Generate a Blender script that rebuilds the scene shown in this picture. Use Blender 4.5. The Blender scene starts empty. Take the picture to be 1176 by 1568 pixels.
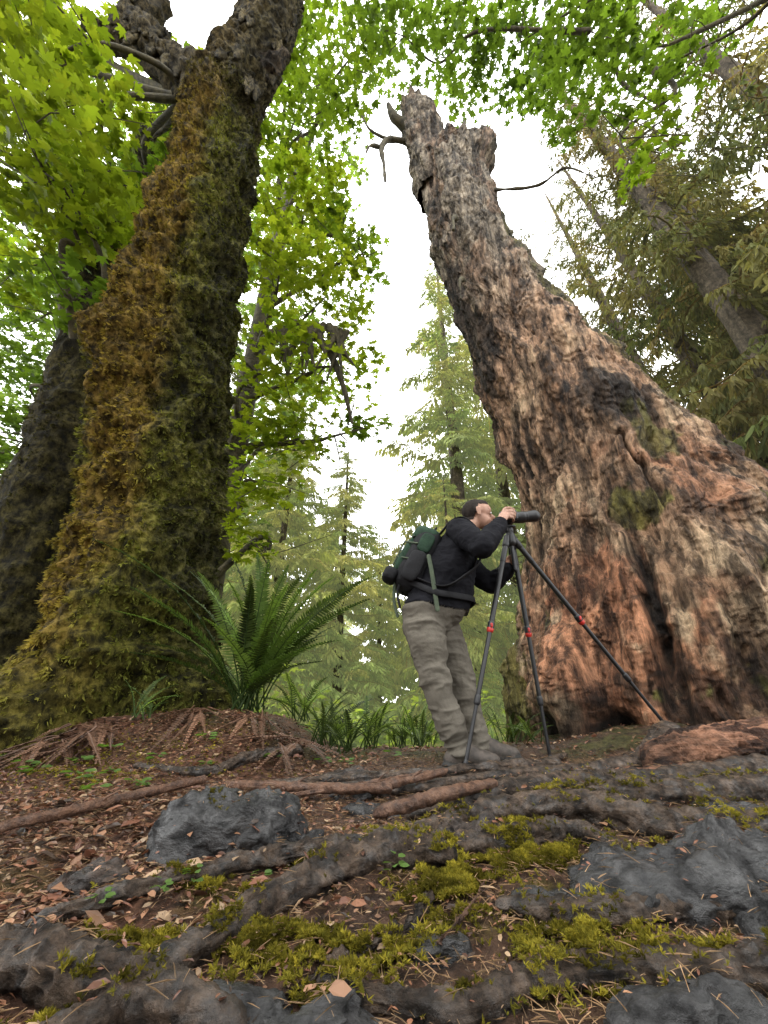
import bpy, math, numpy as np
from mathutils import Vector, Matrix
from mathutils.bvhtree import BVHTree
rng=np.random.default_rng(7)
U=np.uint32
def _h(ix,iy,iz,s):
    h=ix*U(374761393)+iy*U(668265263)+iz*U(2246822519)+U((s*3266489917)&0xffffffff)
    h^=h>>U(15); h*=U(2246822519); h^=h>>U(13); h*=U(3266489917); h^=h>>U(16)
    return h.astype(np.float64)/4294967295.0
def vn(P,s=0):
    P=np.asarray(P,float); F=np.floor(P); f=P-F; f=f*f*(3-2*f)
    I=F.astype(np.int64).astype(np.uint32); x,y,z=I[:,0],I[:,1],I[:,2]; o=U(1)
    fx,fy,fz=f[:,0],f[:,1],f[:,2]
    def L(a,b,t): return a+(b-a)*t
    a=L(L(_h(x,y,z,s),_h(x+o,y,z,s),fx),L(_h(x,y+o,z,s),_h(x+o,y+o,z,s),fx),fy)
    b=L(L(_h(x,y,z+o,s),_h(x+o,y,z+o,s),fx),L(_h(x,y+o,z+o,s),_h(x+o,y+o,z+o,s),fx),fy)
    return L(a,b,fz)*2-1
def fbm(P,o=4,s=0,g=.5):
    r=0;a=1;t=0;P=np.asarray(P,float)
    for i in range(o): r=r+a*vn(P*(2.03**i)+i*7.3,s+i); t+=a; a*=g
    return r/t
def rid(P,o=4,s=0,g=.5):
    r=0;a=1;t=0;P=np.asarray(P,float)
    for i in range(o): r=r+a*(1-np.abs(vn(P*(2.03**i)+i*5.1,s+i))*2); t+=a; a*=g
    return r/t
def ss(x,a,b):
    t=np.clip((x-a)/(b-a),0,1); return t*t*(3-2*t)
def catm(p,n):
    p=np.asarray(p,float)
    if len(p)<3:
        t=np.linspace(0,1,n)[:,None]; return p[0]*(1-t)+p[-1]*t
    q=np.vstack([2*p[0]-p[1],p,2*p[-1]-p[-2]]); m=len(p)-1
    t=np.linspace(0,m-1e-6,n); i=t.astype(int); f=(t-i)[:,None]
    a,b,c,d=q[i],q[i+1],q[i+2],q[i+3]
    return .5*((2*b)+(c-a)*f+(2*a-5*b+4*c-d)*f**2+(3*b-a-3*c+d)*f**3)
# ---------- mesh helpers
def mkmesh(name,V,loops,counts,mats,midx=None,col=None,smooth=True):
    me=bpy.data.meshes.new(name); V=np.asarray(V,np.float32)
    me.vertices.add(len(V)); me.vertices.foreach_set('co',V.ravel())
    loops=np.asarray(loops,np.int32); counts=np.asarray(counts,np.int32)
    me.loops.add(len(loops)); me.loops.foreach_set('vertex_index',loops)
    st=np.concatenate([[0],np.cumsum(counts)[:-1]]).astype(np.int32)
    me.polygons.add(len(counts)); me.polygons.foreach_set('loop_start',st)
    if midx is not None: me.polygons.foreach_set('material_index',np.asarray(midx,np.int32))
    for m in mats: me.materials.append(m)
    me.update(calc_edges=True)
    me.polygons.foreach_set('use_smooth',np.full(len(counts),bool(smooth)))
    if col is not None:
        a=me.attributes.new('Col','FLOAT_COLOR','POINT'); c=np.ones((len(V),4),np.float32); c[:,:3]=col
        a.data.foreach_set('color',c.ravel())
    return me
def link(name,me,parent=None):
    o=bpy.data.objects.new(name,me); bpy.context.scene.collection.objects.link(o)
    if parent is not None: o.parent=parent
    return o
def empty(name): return link(name,None)
def gridfaces(nr,nc,wrap=True):
    i=np.arange(nr-1)[:,None]; j=np.arange(nc if wrap else nc-1)[None,:]; k=(j+1)%nc
    F=np.stack([i*nc+j,i*nc+k,(i+1)*nc+k,(i+1)*nc+j],-1).reshape(-1,4); return F
class B:
    def __init__(s): s.V=[];s.L=[];s.C=[];s.M=[];s.K=[];s.n=0
    def add(s,V,L,C,m=0,col=(1,1,1)):
        V=np.asarray(V,float); s.V.append(V); s.L.append(np.asarray(L).ravel()+s.n); s.C.append(np.asarray(C)); s.M.append(np.full(len(C),m))
        c=np.broadcast_to(np.asarray(col,float),(len(V),3)); s.K.append(c); s.n+=len(V)
    def tube(s,pts,rad,seg=8,n=None,m=0,col=(1,1,1),cap=True,ref=None,noise=0,nf=10,ell=None,seed=0,rid_=False):
        V,F,caps=tubegeo(pts,rad,seg,n,cap,ref,noise,nf,ell,seed,rid_)
        L=list(F.ravel())+list(caps[0])+list(caps[1]); s.add(V,L,[4]*len(F)+[len(caps[0]),len(caps[1])],m,col); return V,F
    def box(s,c,ax,h,e=.35,n=14,m=0,col=(1,1,1),noise=0,nf=8,seed=0):
        V,F=superel(c,ax,h,e,n,noise,nf,seed); s.add(V,F.ravel(),[4]*len(F),m,col)
    def inst(s,T,faces,R,O,cols,m=0):
        n=len(T); M=len(O); V=np.einsum('mij,nj->mni',R,T)+O[:,None,:]
        fl=np.concatenate([np.array(f) for f in faces]); cn=np.array([len(f) for f in faces])
        L=(np.arange(M)[:,None]*n+fl[None,:]).ravel(); C=np.tile(cn,M)
        col=np.repeat(cols,n,axis=0) if len(cols)==M else cols
        s.add(V.reshape(-1,3),L,C,m,col)
    def obj(s,name,mats,parent=None,smooth=True):
        me=mkmesh(name,np.vstack(s.V),np.concatenate(s.L),np.concatenate(s.C),mats,np.concatenate(s.M),np.vstack(s.K),smooth)
        return link(name,me,parent)
def tubegeo(pts,rad,seg=8,n=None,cap=True,ref=None,noise=0,nf=10,ell=None,seed=0,rid_=False):
    p=np.asarray(pts,float); r=np.asarray(rad,float) if np.ndim(rad) else np.full(len(p),float(rad))
    el=np.ones(len(p)) if ell is None else (np.asarray(ell,float) if np.ndim(ell) else np.full(len(p),float(ell)))
    if n:
        q=catm(np.column_stack([p,r,el]),n); p=q[:,:3]; r=np.abs(q[:,3]); el=q[:,4]
    t=np.gradient(p,axis=0) if len(p)>2 else np.array([p[1]-p[0]]*2)
    t/=np.linalg.norm(t,axis=1)[:,None]+1e-9
    if cap:
        ks=[1,.9,.6,.3]
        a=[p[0]-t[0]*r[0]*k for k in ks]; ar=[max(r[0]*math.sqrt(1-k*k),r[0]*.12) for k in ks]
        b=[p[-1]+t[-1]*r[-1]*k for k in ks[::-1]]; br=[max(r[-1]*math.sqrt(1-k*k),r[-1]*.12) for k in ks[::-1]]
        p=np.vstack([a,p,b]); r=np.concatenate([ar,r,br]); t=np.vstack([[t[0]]*4,t,[t[-1]]*4]); el=np.concatenate([[el[0]]*4,el,[el[-1]]*4])
    N=len(p); S=np.zeros((N,3))
    u=np.array(ref,float) if ref is not None else np.array([0.13,0.21,1.0]) if abs(t[0][2])<.9 else np.array([1.0,.2,0])
    for i in range(N):
        u2=u-t[i]*np.dot(u,t[i]); u2/=np.linalg.norm(u2)+1e-9; S[i]=u2
        if ref is None: u=u2
    W=np.cross(t,S); th=np.linspace(0,2*math.pi,seg,endpoint=False)
    D=S[:,None,:]*np.cos(th)[None,:,None]+W[:,None,:]*np.sin(th)[None,:,None]*el[:,None,None]
    V=(p[:,None,:]+D*r[:,None,None])
    if noise:
        f=(rid if rid_ else fbm)(V.reshape(-1,3)*nf,4,seed).reshape(N,seg)
        if rid_: f=(f-.4)+.9*(rid(np.column_stack([np.tile(np.cos(th)*2.6,N),np.tile(np.sin(th)*2.6,N),np.repeat(np.arange(N)*.06,seg)]),3,seed+3).reshape(N,seg)-.4)
        V=V+D*(f*noise)[:,:,None]*(r/r.max())[:,None,None]
    V=V.reshape(-1,3); F=gridfaces(N,seg)
    return V,F,(list(range(seg))[::-1],list(range((N-1)*seg,N*seg)))
def superel(c,ax,h,e=.35,n=14,noise=0,nf=8,seed=0):
    a=np.linspace(-math.pi/2,math.pi/2,n+2)[1:-1]; a=np.concatenate([[-math.pi/2+.01],a,[math.pi/2-.01]]); b=np.linspace(-math.pi,math.pi,2*n,endpoint=False)
    f=lambda v:np.sign(v)*np.abs(v)**e
    A,Bb=np.meshgrid(a,b,indexing='ij')
    P=np.stack([f(np.cos(A))*f(np.cos(Bb)),f(np.cos(A))*f(np.sin(Bb)),f(np.sin(A))],-1).reshape(-1,3)*np.array(h)
    V=P@np.array(ax,float)+np.array(c)
    if noise: V=V+(P/np.linalg.norm(P,axis=1)[:,None])@np.array(ax,float)*(fbm(V*nf,3,seed)*noise)[:,None]
    F=gridfaces(len(a),2*n); return V,F
I3=np.eye(3)
def rotm(yaw,tilt,taz):
    c,s_=np.cos(yaw),np.sin(yaw); n=len(yaw); Z=np.zeros((n,3,3)); Z[:,0,0]=c;Z[:,0,1]=-s_;Z[:,1,0]=s_;Z[:,1,1]=c;Z[:,2,2]=1
    ax=np.stack([np.cos(taz),np.sin(taz),0*taz],-1); K=np.zeros((n,3,3))
    K[:,0,1]=-ax[:,2];K[:,0,2]=ax[:,1];K[:,1,0]=ax[:,2];K[:,1,2]=-ax[:,0];K[:,2,0]=-ax[:,1];K[:,2,1]=ax[:,0]
    R=np.eye(3)[None]+np.sin(tilt)[:,None,None]*K+(1-np.cos(tilt))[:,None,None]*(K@K)
    return R@Z
# ---------- materials
def nm(name):
    m=bpy.data.materials.new(name); m.use_nodes=True; nt=m.node_tree; nt.nodes.clear()
    out=nt.nodes.new('ShaderNodeOutputMaterial'); return m,nt,out
def pmat(name,c1,c2,ns=5,sc=(1,1,1),rough=.7,bump=.5,bs=30,bd=.02,attr=False,spec=.5,lo=.35,hi=.65,rough2=None,coat=0,two=None,wet=(.42,.54)):
    m,nt,out=nm(name); N=nt.nodes.new; l=nt.links.new
    tc=N('ShaderNodeTexCoord'); mp=N('ShaderNodeMapping'); mp.inputs['Scale'].default_value=sc; l(tc.outputs['Object'],mp.inputs[0])
    n1=N('ShaderNodeTexNoise'); n1.inputs['Scale'].default_value=ns; n1.inputs['Detail'].default_value=9; n1.inputs['Roughness'].default_value=.65; l(mp.outputs[0],n1.inputs['Vector'])
    mr=N('ShaderNodeMapRange'); mr.inputs[1].default_value=lo; mr.inputs[2].default_value=hi; l(n1.outputs[0],mr.inputs[0])
    mx=N('ShaderNodeMix'); mx.data_type='RGBA'; mx.inputs[6].default_value=(*c1,1); mx.inputs[7].default_value=(*c2,1); l(mr.outputs[0],mx.inputs[0])
    c=mx.outputs[2]
    if attr:
        at=N('ShaderNodeAttribute'); at.attribute_name='Col'; m2=N('ShaderNodeMix'); m2.data_type='RGBA'; m2.blend_type='MULTIPLY'; m2.inputs[0].default_value=1
        l(c,m2.inputs[6]); l(at.outputs['Color'],m2.inputs[7]); c=m2.outputs[2]
    p=N('ShaderNodeBsdfPrincipled'); p.inputs['Roughness'].default_value=rough; p.inputs['Specular IOR Level'].default_value=spec
    n2=N('ShaderNodeTexNoise'); n2.inputs['Scale'].default_value=bs; n2.inputs['Detail'].default_value=8; n2.inputs['Roughness'].default_value=.7; l(mp.outputs[0],n2.inputs['Vector'])
    hgt=n2.outputs[0]
    if two:
        m3=N('ShaderNodeMapping'); m3.inputs['Scale'].default_value=two[1]; l(tc.outputs['Object'],m3.inputs[0])
        n3=N('ShaderNodeTexNoise'); n3.inputs['Scale'].default_value=two[0]; n3.inputs['Detail'].default_value=9; n3.inputs['Roughness'].default_value=.7; n3.inputs['Distortion'].default_value=.4; l(m3.outputs[0],n3.inputs['Vector'])
        r3=N('ShaderNodeMapRange'); r3.inputs[1].default_value=.4; r3.inputs[2].default_value=.58; r3.inputs[3].default_value=two[2]; r3.inputs[4].default_value=two[3]; l(n3.outputs[0],r3.inputs[0])
        vs=N('ShaderNodeVectorMath'); vs.operation='SCALE'; l(c,vs.inputs[0]); l(r3.outputs[0],vs.inputs['Scale']); c=vs.outputs[0]
        mm=N('ShaderNodeMath'); mm.operation='MULTIPLY_ADD'; l(n3.outputs[0],mm.inputs[0]); mm.inputs[1].default_value=two[4]; l(hgt,mm.inputs[2]); hgt=mm.outputs[0]
    l(c,p.inputs['Base Color'])
    if rough2 is not None:
        r=N('ShaderNodeMapRange'); r.inputs[1].default_value=.4; r.inputs[2].default_value=.6; r.inputs[3].default_value=rough; r.inputs[4].default_value=rough2; l(n2.outputs[0],r.inputs[0]); l(r.outputs[0],p.inputs['Roughness'])
    if coat: # wet film, in patches
        nw=N('ShaderNodeTexNoise'); nw.inputs['Scale'].default_value=17; nw.inputs['Detail'].default_value=7; nw.inputs['Roughness'].default_value=.65; l(tc.outputs['Object'],nw.inputs['Vector'])
        rw=N('ShaderNodeMapRange'); rw.inputs[1].default_value=wet[0]; rw.inputs[2].default_value=wet[1]; rw.inputs[3].default_value=.04; rw.inputs[4].default_value=coat; l(nw.outputs[0],rw.inputs[0]); l(rw.outputs[0],p.inputs['Coat Weight']); p.inputs['Coat Roughness'].default_value=.2; p.inputs['Coat IOR'].default_value=1.5
    if bump:
        b=N('ShaderNodeBump'); b.inputs['Strength'].default_value=bump; b.inputs['Distance'].default_value=bd; l(hgt,b.inputs['Height']); l(b.outputs[0],p.inputs['Normal'])
        if coat:
            b2=N('ShaderNodeBump'); b2.inputs['Strength'].default_value=.8; b2.inputs['Distance'].default_value=bd*.22; l(hgt,b2.inputs['Height']); l(b2.outputs[0],p.inputs['Coat Normal'])
    l(p.outputs[0],out.inputs[0]); return m
def leafmat(name,tr=(2.4,2.3,1.0),mixf=.5,rough=.45,k=1.0,haze_glow=0,haze_col=(.84,.92,.62),spec=.3):
    m,nt,out=nm(name); N=nt.nodes.new; l=nt.links.new
    at=N('ShaderNodeAttribute'); at.attribute_name='Col'
    tc=N('ShaderNodeTexCoord'); no=N('ShaderNodeTexNoise'); no.inputs['Scale'].default_value=.9; no.inputs['Detail'].default_value=4; l(tc.outputs['Object'],no.inputs['Vector'])
    mr=N('ShaderNodeMapRange'); mr.inputs[1].default_value=.3; mr.inputs[2].default_value=.7; mr.inputs[3].default_value=.7*k; mr.inputs[4].default_value=1.25*k; l(no.outputs[0],mr.inputs[0])
    cc=N('ShaderNodeVectorMath'); cc.operation='SCALE'; l(at.outputs['Color'],cc.inputs[0]); l(mr.outputs[0],cc.inputs['Scale'])
    m2=N('ShaderNodeVectorMath'); m2.operation='MULTIPLY'; l(cc.outputs[0],m2.inputs[0]); m2.inputs[1].default_value=tr
    p=N('ShaderNodeBsdfPrincipled'); l(cc.outputs[0],p.inputs['Base Color']); p.inputs['Roughness'].default_value=rough; p.inputs['Specular IOR Level'].default_value=spec
    if haze_glow: p.inputs['Emission Color'].default_value=(*haze_col,1); p.inputs['Emission Strength'].default_value=haze_glow  # constant pale emission, painted haze instead of real fog
    t=N('ShaderNodeBsdfTranslucent'); l(m2.outputs[0],t.inputs[0]); mx=N('ShaderNodeMixShader'); mx.inputs[0].default_value=mixf
    l(p.outputs[0],mx.inputs[1]); l(t.outputs[0],mx.inputs[2]); l(mx.outputs[0],out.inputs[0]); return m
M_soil=pmat('forest_soil',(.25,.21,.19),(1.5,1.32,1.15),26,rough=.7,bump=1,bs=90,bd=.03,attr=True,rough2=.45,spec=.3)
M_snag=pmat('weathered_wood',(.34,.30,.27),(1.75,1.62,1.5),13,sc=(1,1,.12),rough=.7,bump=1,bs=34,bd=.08,attr=True,spec=.3,lo=.41,hi=.57,two=(5,(1,1,.42),.34,1.4,1.6))
M_mbark=pmat('mossy_bark',(.2,.2,.2),(1.5,1.4,1.2),16,sc=(1,1,.7),rough=.9,bump=1,bs=60,bd=.06,attr=True,spec=.15,lo=.4,hi=.6,two=(5,(1,1,.5),.35,1.3,1.2))
M_moss=leafmat('moss',(1.2,1.2,.8),.3,.85,spec=.1)
M_leaf=leafmat('maple_leaf',(3.4,3.1,1.2),.55)
M_leafb=leafmat('maple_leaf_distant_haze_glow',(3.3,3.1,1.4),.55,haze_glow=.08)  # slight glow painted into the leaves as distance haze
M_fern=leafmat('fern_leaf',(2.0,2.1,1.0),.35,.5,spec=.25)
M_litter=leafmat('leaf_litter',(1,.8,.6),.12,.4)
M_rock=pmat('wet_rock',(.012,.012,.013),(.085,.082,.082),13,rough=.6,bump=1,bs=70,bd=.035,spec=.25,coat=.9,two=(34,(.4,1,1),.35,1.5,1.2),wet=(.38,.56))
M_rock2=pmat('brown_rock',(.018,.013,.010),(.11,.078,.062),15,rough=.6,bump=1,bs=70,bd=.035,spec=.25,coat=.7,two=(34,(.4,1,1),.35,1.5,1.2),wet=(.42,.6))
M_root=pmat('root_bark',(.016,.011,.008),(.125,.086,.060),26,rough=.6,bump=1,bs=90,bd=.026,spec=.25,coat=.75,two=(20,(.5,1,1),.35,1.5,1.0),wet=(.44,.6))
M_stick=pmat('stick_wood',(.04,.019,.012),(.21,.11,.066),26,rough=.6,bump=1,bs=70,bd=.02,coat=.3,spec=.3)
M_log=pmat('rotten_log',(.05,.022,.013),(.40,.20,.12),18,sc=(.16,1,1),rough=.65,bump=1,bs=30,bd=.06,lo=.43,hi=.57,two=(7,(.35,1,1),.3,1.3,1.4),spec=.3)
M_bough=pmat('bough_bark',(.03,.026,.016),(.12,.10,.05),8,rough=.85,bump=1,bs=30,bd=.03)
M_cbark=pmat('conifer_bark',(.05,.04,.028),(.16,.125,.085),10,rough=.85,bump=1,bs=30,bd=.05,two=(6,(1,1,.4),.5,1.2,1))
M_con=leafmat('conifer_needles_near_haze_glow',(1.9,1.8,.8),.4,.7,1.2,.03,(.8,.8,.5),spec=.15)  # faint painted-in haze glow
M_conm=leafmat('conifer_needles_mid_haze_glow',(1.8,1.8,.9),.4,.7,2.3,.15,(.82,.93,.5),spec=.1)  # needles paled and given a glow to imitate haze
M_conf=leafmat('conifer_needles_far_haze_glow',(1.6,1.6,1.1),.35,.7,3.0,.36,(.86,.94,.62),spec=.1)  # palest copy, strongest painted haze glow
# ---------- camera, world, sun
sc=bpy.context.scene
cam=bpy.data.cameras.new('Camera'); co=bpy.data.objects.new('Camera',cam); sc.collection.objects.link(co)
co.location=(0,0,.45); co.rotation_euler=(math.radians(117),0,0); cam.sensor_fit='VERTICAL'; cam.sensor_height=36; cam.lens=14.23; cam.clip_end=1500; cam.clip_start=.02; sc.camera=co
w=bpy.data.worlds.new('World'); sc.world=w; w.use_nodes=True; nt=w.node_tree; nt.nodes.clear()
sky=nt.nodes.new('ShaderNodeTexSky'); sky.sky_type='NISHITA'; sky.sun_disc=False; sky.sun_elevation=math.radians(52); sky.sun_rotation=math.radians(215)
mx=nt.nodes.new('ShaderNodeMix'); mx.data_type='RGBA'; mx.inputs[0].default_value=.9; mx.inputs[7].default_value=(31,31.3,31.2,1)
bg=nt.nodes.new('ShaderNodeBackground'); bg.inputs[1].default_value=.15; wo=nt.nodes.new('ShaderNodeOutputWorld')
nt.links.new(sky.outputs[0],mx.inputs[6]); nt.links.new(mx.outputs[2],bg.inputs[0]); nt.links.new(bg.outputs[0],wo.inputs[0])
sl=bpy.data.lights.new('sun','SUN'); sl.energy=1.5; sl.angle=math.radians(14); sl.color=(1,.98,.94); so=bpy.data.objects.new('sun',sl); sc.collection.objects.link(so)
e=math.radians(52); az=math.radians(215); d=Vector((math.sin(az)*math.cos(e),math.cos(az)*math.cos(e),math.sin(e))); so.rotation_euler=d.to_track_quat('Z','Y').to_euler()
sc.view_settings.view_transform='Standard'; sc.view_settings.look='None'; sc.view_settings.exposure=0
# ---------- ground
def G(x,y,fine=True):
    x=np.asarray(x,float); y=np.asarray(y,float)
    yy=np.minimum(y,2.9); z=.1*yy-.05
    z=z-1.1*ss(y,3.3,11)*ss(-np.abs(x-.2),-3.4,-.8)-.5*ss(y,5,14)
    z=z+.24*ss(y+.25*x,2.0,2.75)*ss(-x,.3,.95)*(1-.6*ss(y,4.5,8))
    z=z+.18*ss(x,.8,2.2)*ss(y,2.6,3.2)
    P=np.column_stack([x.ravel(),y.ravel(),0*x.ravel()])
    z=z+(.035*fbm(P*2.2,3,3)).reshape(x.shape)
    z=z+(.5*ss(np.hypot(x,y),9,30).ravel()*fbm(P*.12,3,5)).reshape(x.shape)
    if fine: z=z+(.024*fbm(P*8,4,11,.6)+.008*fbm(P*45,2,15)).reshape(x.shape)
    return z
def ax_(n,k,c,R=260):
    u=np.linspace(-1,1,n); return c+np.sinh(k*u)/math.sinh(k)*R
X,Y=np.meshgrid(ax_(760,6.7,.1),ax_(760,6.7,1.5)); Z=G(X,Y); P=np.column_stack([X.ravel(),Y.ravel(),Z.ravel()])
n1=fbm(P*3.1,4,21)[:,None]; n2=fbm(P*11,4,31)[:,None]; xr=P[:,0:1]; yr=P[:,1:2]
col=np.array([.09,.057,.041])*np.ones((len(P),1)); red=ss(-xr,-.1,.9)
col=col*(1-red*.6)+np.array([.16,.08,.052])*red*.6
gm=ss(n1*.7+n2*.5,.05,.25)*ss(-yr,-1.7,-1.2)*.75; col=col*(1-gm)+np.array([.12,.105,.022])*gm
gb=ss(n1*.6+n2*.5,-.05,.2)*ss(yr,2.5,3.0)*.7; col=col*(1-gb)+np.array([.07,.09,.025])*gb
far=ss(yr,3.4,5); col=col*(1-far)+np.array([.08,.12,.035])*far
r0,c0=X.shape; F=gridfaces(r0,c0,False)
link('ground',mkmesh('ground',P,F.ravel(),[4]*len(F),[M_soil],None,col))
# ---------- trunks
def trunk(name,ctrl,NT,NZ,disp,colf,mat,parent,top=.0,seed=0):
    q=catm(ctrl,NZ); th=np.linspace(0,2*math.pi,NT,endpoint=False)
    T,Zp=np.meshgrid(th,q[:,2]); R=np.repeat(q[:,3:4],NT,1)
    C=np.stack([np.cos(T),np.sin(T),0*T],-1)
    P0=np.stack([q[:,0:1]+C[...,0]*R,q[:,1:2]+C[...,1]*R,Zp],-1).reshape(-1,3)
    dr,col=disp(T.ravel(),Zp.ravel(),P0,R.ravel())
    P1=P0+C.reshape(-1,3)*dr[:,None]
    if top:
        k=np.repeat(np.arange(NZ)/(NZ-1),NT); f=ss(k,.93,1); P1[:,2]+=f*top*(fbm(np.column_stack([np.cos(T.ravel())*3,np.sin(T.ravel())*3,0*T.ravel()]),3,seed+9,.5)*2)
    F=gridfaces(NZ,NT); me=mkmesh(name,P1,F.ravel(),[4]*len(F),[mat],None,col)
    return link(name,me,parent),P1,C.reshape(-1,3),col
def g2(T,Z,t0,z0,wt,wz):
    d=(np.degrees(T)-t0+180)%360-180; return np.exp(-(d/wt)**2-((Z-z0)/wz)**2)
def terr(v,n):
    a=v*n; f=np.floor(a); return (f+ss(a-f,.38,.62))/n
def snagdisp(T,Z,P,R):
    warp=np.column_stack([fbm(P*1.5,2,201),fbm(P*1.5,2,202),0*Z])*.25
    Q=(P+warp)*np.array([1,1,.15])
    ribs=rid(Q*2.2,3,41); fib=rid(Q*9,3,47); big=fbm(P*.8,3,43)
    pl=fbm((P+warp)*np.array([2.6,2.6,1.0]),5,51,.55); tr=terr(pl,7)
    fl2=terr(fbm(P*np.array([7,7,2.2]),3,57),5)
    dr=.11*ribs*R**.5+.028*fib+.08*big+.18*tr+.06*fl2+.014*fbm(P*16,3,59)-.04
    fl=ss(-Z,-1.5,-.1); dr=dr+fl*.22*np.cos(5*T+1.2)+fl*.1*np.cos(9*T)
    crack=g2(T+.05*vn(Q*12,3),Z,231,1.25,1.8,.75)+.7*g2(T+.06*vn(Q*12,5),Z,246,2.6,1.2,.6); dr-=.18*crack
    cav=g2(T,Z,197,.28,9,.24)+.8*g2(T,Z,216,.33,5,.16); dr-=.6*cav
    dr+=.12*g2(T,Z,160,8.3,12,.25)+.14*g2(T,Z,150,5.1,8,.2)+.3*g2(T,Z,330,10.9,30,.3)+.15*g2(T,Z,165,.9,18,.5)
    base=np.array([.36,.28,.19]); pk=np.array([.31,.205,.135]); gy=np.array([.21,.185,.145]); dk=np.array([.038,.028,.021]); rd=np.array([.31,.135,.072]); ms=np.array([.10,.10,.022])
    n=ss(fbm(P*1.3,4,61)+.5*tr,-.3,.4)[:,None]; col=pk*(1-n)+base*n
    up=ss(Z,4.5,7.5)[:,None]; col=col*(1-up)+gy*up
    nn=fbm(P*np.array([3,3,1.8]),5,63,.65); n3=fbm(P*np.array([9,9,3]),4,65,.6)
    st=fbm(Q*np.array([4,4,3]),4,67,.6)
    def mixin(c,f):
        nonlocal col; f=np.clip(f,0,1)[:,None]; col=col*(1-f)+c*f
    mixin(np.array([.15,.088,.052]),ss(st,.0,.25)*.65)
    mixin(rd,ss(g2(T,Z,214,1.2,26,1.1)+.9*nn+.6*n3,.3,.7)*.8); mixin(rd*.8,ss(fbm(P*2.1,4,71)+.3*n3,.1,.38)*.5*ss(-Z,-4.5,-2))
    mixin(dk,ss(g2(T,Z,184,6.3,30,2.0)+.9*nn+.5*n3,.45,.62)*.92); mixin(dk,ss(g2(T,Z,258,3.6,19,.5)+.8*nn+.5*n3,.45,.6)*.88)
    mixin(dk,ss(nn+.5*n3,.22,.34)*.78); mixin(dk*1.2,ss(g2(T,Z,152,4.0,16,1.8)+.8*nn,.4,.6)*.75)
    mixin(ms,ss(g2(T,Z,236,2.15,12,.26)+g2(T,Z,263,3.0,13,.4)+1.3*g2(T,Z,165,.6,28,.8)+1.1*g2(T,Z,275,1.2,20,.8)+.9*nn+.5*n3,.48,.68)*.85)
    mixin(ms*.7,ss(g2(T,Z,305,6,18,3)+.8*nn,.45,.7)*.85)
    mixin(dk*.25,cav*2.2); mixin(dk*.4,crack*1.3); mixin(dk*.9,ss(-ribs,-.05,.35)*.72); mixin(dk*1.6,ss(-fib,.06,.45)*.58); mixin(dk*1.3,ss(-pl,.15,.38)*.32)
    return dr,col
snag=empty('dead_cedar_snag')
ctrl=[(3.05,4.4,-.2,1.95),(3.06,4.4,.45,1.78),(3.10,4.4,1.05,1.6),(3.10,4.4,1.75,1.42),(3.00,4.4,2.55,1.2),(2.74,4.4,3.5,1.04),(2.43,4.4,4.63,.9),(2.08,4.4,6.0,.74),(1.70,4.4,7.7,.66),(1.48,4.4,9.9,.62),(1.47,4.4,11.1,.68)]
trunk('trunk',ctrl,560,900,snagdisp,None,M_snag,snag,.25,3)
trunk('spire',[(1.25,4.45,10.2,.5),(1.0,4.45,11.6,.46),(.88,4.4,12.8,.42),(.76,4.4,13.9,.34)],120,160,snagdisp,None,M_snag,snag,.25,5)
b=B()
for pts,r in [([(.55,4.4,12.9),(.25,4.3,13.1),(.1,4.2,13.5)],.16),([(.5,4.4,12.2),(.1,4.3,12.0),(-.05,4.2,11.4),(.0,4.2,10.6),(.02,4.2,10.0)],.08),([(.6,4.4,13.3),(.45,4.3,13.9)],.15),([(.1,4.3,12.0),(-.3,4.2,12.2),(-.5,4.1,12.6)],.04),([(-.05,4.2,11.4),(-.3,4.1,11.2),(-.4,4.1,10.7)],.035),
 ([(2.0,3.9,9.0),(2.6,3.6,8.5),(3.0,3.4,8.6),(3.3,3.3,8.1)],.035),([(1.2,3.8,7.9),(1.1,3.6,7.5),(1.05,3.5,7.0)],.05),([(1.25,3.9,6.4),(1.1,3.7,6.1),(1.08,3.7,5.7)],.03)]:
    b.tube(pts,np.linspace(r,r*.35,len(pts)),8,24,noise=.05,nf=5)
b.obj('branch_stubs',[M_bough],snag)
def mapdisp(T,Z,P,R):
    lump=rid(P*np.array([2.2,2.2,1.8]),3,81); med=rid(P*np.array([5,5,4]),3,83); fi=fbm(P*18,3,85)
    dr=.14*lump+.10*med+.035*fi+.09*fbm(P*.9,2,87)+.11*rid(P*np.array([1.6,1.6,.35]),2,88)-.045
    fl=ss(-Z,-1.5,-.4); dr=dr+fl*.16*np.cos(4*T+.4)
    dr+=.9*g2(T,Z,205,.38,22,.3)+.14*g2(T,Z,205,4.4,35,.4)
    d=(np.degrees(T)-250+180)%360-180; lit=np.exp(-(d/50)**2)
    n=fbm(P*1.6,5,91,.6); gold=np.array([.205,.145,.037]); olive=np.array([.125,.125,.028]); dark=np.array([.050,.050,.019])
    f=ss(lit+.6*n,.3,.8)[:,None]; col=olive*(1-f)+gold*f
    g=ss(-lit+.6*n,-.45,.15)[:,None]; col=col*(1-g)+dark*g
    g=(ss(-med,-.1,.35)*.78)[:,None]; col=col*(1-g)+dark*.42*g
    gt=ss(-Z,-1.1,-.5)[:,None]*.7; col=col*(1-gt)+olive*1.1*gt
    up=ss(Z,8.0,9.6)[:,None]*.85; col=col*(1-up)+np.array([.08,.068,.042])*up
    return dr,col
maple=empty('mossy_maple_tree')
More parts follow.
